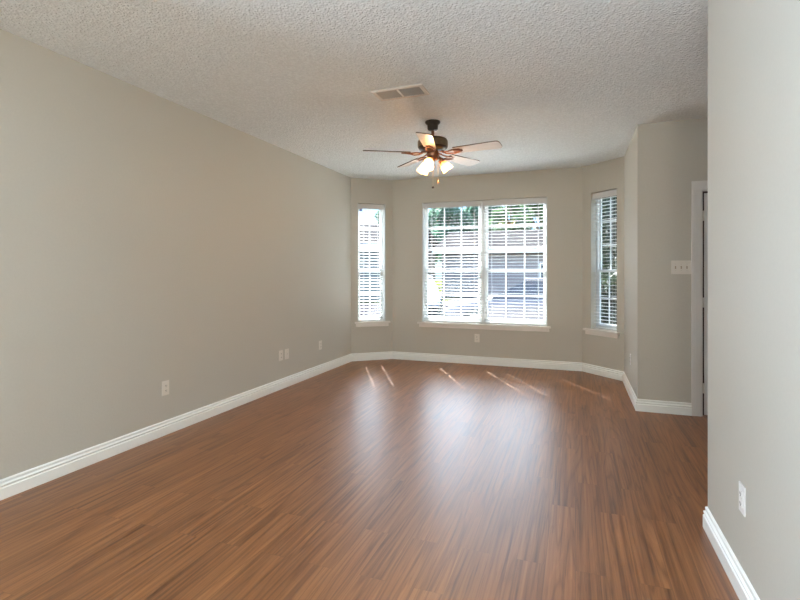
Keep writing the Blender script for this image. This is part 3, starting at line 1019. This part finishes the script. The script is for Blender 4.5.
def tree(label, x, y, h, r, leafmat, n, leaf=0.16, trunk=True, name='leafy_tree', cat='tree', base=0.35, seed=1):
    rnd = random.Random(seed)
    o = thing(name, label, cat, (x, y, GZ))
    if trunk:
        bm = bmesh.new()
        add_tube(bm, [(0, 0, 0), (0.05, 0.02, h * 0.25), (0.0, 0.05, h * 0.5), (0.05, 0, h * 0.8)], [r * 0.10, r * 0.075, r * 0.055, r * 0.02], 9)
        for k in range(7):
            a = rnd.uniform(0, 6.28); z = h * rnd.uniform(0.3, 0.6)
            add_tube(bm, [(0.02, 0.02, z), (r * 0.35 * math.cos(a), r * 0.35 * math.sin(a), z + h * 0.12),
                          (r * 0.75 * math.cos(a), r * 0.75 * math.sin(a), z + h * 0.2)], [r * 0.04, r * 0.025, r * 0.01], 6)
        mesh_from_bm('trunk', bm, M['bark'], o)
    clumps = []
    for k in range(26):
        while True:
            p = Vector((rnd.uniform(-1, 1), rnd.uniform(-1, 1), rnd.uniform(-1, 1)))
            if 0.25 < p.length < 1: break
        clumps.append((Vector((p.x * r * 0.78, p.y * r * 0.78, h * (base + (1 - base) / 2) + p.z * h * (1 - base) / 2 * 0.85)), r * rnd.uniform(0.25, 0.42)))
    bm = bmesh.new()
    for k in range(n):
        c, cr_ = clumps[k % len(clumps)]
        d = Vector((rnd.gauss(0, 1), rnd.gauss(0, 1), rnd.gauss(0, 0.8))).normalized() * cr_ * (rnd.random() ** 0.4)
        p = c + d
        if p.z < 0.02: p.z = 0.02 + rnd.random() * 0.1
        nrm = Vector((rnd.uniform(-1, 1), rnd.uniform(-1, 1), rnd.uniform(-0.3, 1))).normalized()
        u = nrm.orthogonal().normalized(); w = nrm.cross(u)
        u = (u * math.cos(k) + w * math.sin(k)); w = nrm.cross(u)
        s = leaf * rnd.uniform(0.7, 1.3)
        bm.faces.new([bm.verts.new(p + u * s), bm.verts.new(p + w * s * 0.5 + nrm * s * 0.12), bm.verts.new(p - u * s), bm.verts.new(p - w * s * 0.5 + nrm * s * 0.12)])
    mesh_from_bm('foliage', bm, leafmat, o)
    return o

tr = [(-15.6, 43, 9.3, 'leaf_cool', 'cool green tree behind the roofs, leftmost of the front row'),
      (-10.4, 43, 9.6, 'leaf_cool', 'cool green tree behind the roof, at left edge of the big window'),
      (-5.2, 42, 9.8, 'leaf', 'mid green tree behind the roof, near the middle of the big window'),
      (0.0, 42, 10.0, 'leaf', 'mid green tree behind the roof, past the right edge of the big window'),
      (5.2, 43, 9.8, 'leaf', 'green tree behind the brick house, rightmost of the front row'),
      (-15.2, 50, 11.8, 'leaf_cool', 'taller cool green tree standing behind the front row at left'),
      (-9.2, 50, 12.5, 'leaf_cool', 'taller cool green tree behind the front row, left of window centre'),
      (-3.2, 50, 12.3, 'leaf', 'taller green tree behind the front row, right of window centre'),
      (2.8, 50, 12.0, 'leaf', 'taller green tree standing behind the front row at right')]
for k, (x, y, h_, lm, lb) in enumerate(tr):
    tree(lb, x, y, h_, 2.25 if y < 46 else 2.4, M[lm], 9000, 0.30, seed=11 + k, base=0.15)
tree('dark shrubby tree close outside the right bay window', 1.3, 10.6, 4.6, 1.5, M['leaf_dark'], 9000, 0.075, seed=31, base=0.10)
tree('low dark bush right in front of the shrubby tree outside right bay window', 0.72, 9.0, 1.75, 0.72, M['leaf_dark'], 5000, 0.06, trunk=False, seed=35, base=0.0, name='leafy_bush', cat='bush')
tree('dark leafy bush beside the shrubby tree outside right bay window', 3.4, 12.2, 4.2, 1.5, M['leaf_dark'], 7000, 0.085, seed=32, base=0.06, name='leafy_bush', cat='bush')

def car(label, x, y, rot, paint):
    o = thing('car', label, 'car', (x, y, GZ), rot)
    # side outline of the lower body along x (front at +x), lofted over width
    W2 = 0.86
    secs = [(-2.15, 0.45, 0.80, 0.70), (-2.05, 0.32, 0.93, 0.80), (-1.3, 0.25, 0.98, 0.86), (-0.2, 0.22, 0.96, 0.87), (0.75, 0.22, 0.95, 0.86),
            (1.2, 0.25, 0.90, 0.85), (1.75, 0.28, 0.80, 0.80), (2.08, 0.34, 0.68, 0.72), (2.18, 0.42, 0.58, 0.62)]
    def loft(secs, mat, name, crown=0.05):
        bm = bmesh.new(); rings = []
        for (sx, zb, zt, w) in secs:
            ring = []
            for (fy, fz) in ((-0.90, 0.0), (-1.0, 0.35), (-0.99, 0.75), (-0.88, 1.0), (-0.4, 1.0 + crown), (0.4, 1.0 + crown), (0.88, 1.0), (0.99, 0.75), (1.0, 0.35), (0.90, 0.0)):
                ring.append(bm.verts.new((sx, fy * w, zb + (zt - zb) * fz)))
            rings.append(ring)
        m = len(rings[0])
        for a, b_ in zip(rings[:-1], rings[1:]):
            for k in range(m): bm.faces.new((a[k], a[(k + 1) % m], b_[(k + 1) % m], b_[k])).smooth = True
        bm.faces.new(rings[0]); bm.faces.new(rings[-1]); recalc(bm)
        return mesh_from_bm(name, bm, mat, o)
    loft(secs, paint, 'car_body')
    bm = bmesh.new()
    q = [(-1.75, 0.94), (-1.05, 1.36), (0.15, 1.38), (1.0, 0.93)]
    def ring(ins):
        return [[bm.verts.new((px, s * (0.78 if pz < 1 else 0.60), pz)) for px, pz in q] for s in (-1, 1)]
    A, B = ring(0)
    bm.faces.new(A); bm.faces.new(list(reversed(B)))
    for k in range(3): bm.faces.new((A[k], A[k + 1], B[k + 1], B[k]))
    recalc(bm)
    mesh_from_bm('car_windows', bm, M['carglass'], o)
    bm = bmesh.new()
    add_box(bm, (-1.12, -0.62, 1.355), (0.22, 0.62, 1.42), 0.03)
    mesh_from_bm('car_roof', bm, paint, o)
    for sx in (-1.35, 1.38):
        for s in (-1, 1):
            bm = bmesh.new()
            add_lathe(bm, [(0.20, -0.10), (0.31, -0.10), (0.33, -0.06), (0.33, 0.06), (0.31, 0.10), (0.20, 0.10)], 24,
                      Matrix.Translation((sx, s * 0.78, 0.33)) @ Matrix.Rotation(R(90), 4, 'X'))
            recalc(bm)
            w = mesh_from_bm('wheel', bm, M['tyre'], o)
            bm = bmesh.new()
            add_lathe(bm, [(0.20, -0.104), (0.20, 0.104)], 20, Matrix.Translation((sx, s * 0.78, 0.33)) @ Matrix.Rotation(R(90), 4, 'X'))
            mesh_from_bm('wheel_rim', bm, M['rim'], w)
    for s in (-1, 1):
        bm = bmesh.new()
        add_box(bm, (2.04, s * 0.52 - 0.13, 0.53), (2.16, s * 0.52 + 0.13, 0.64), 0.03)
        mesh_from_bm('headlight', bm, M['lamp'], o)
    return o
car('silver sedan parked nearest, outside the middle of the big window', -1.0, 12.75, R(184), M['carsilver'])
car('pale blue sedan facing the house at the street, left of the silver sedan', -6.0, 18.6, R(-70), M['carblue'])
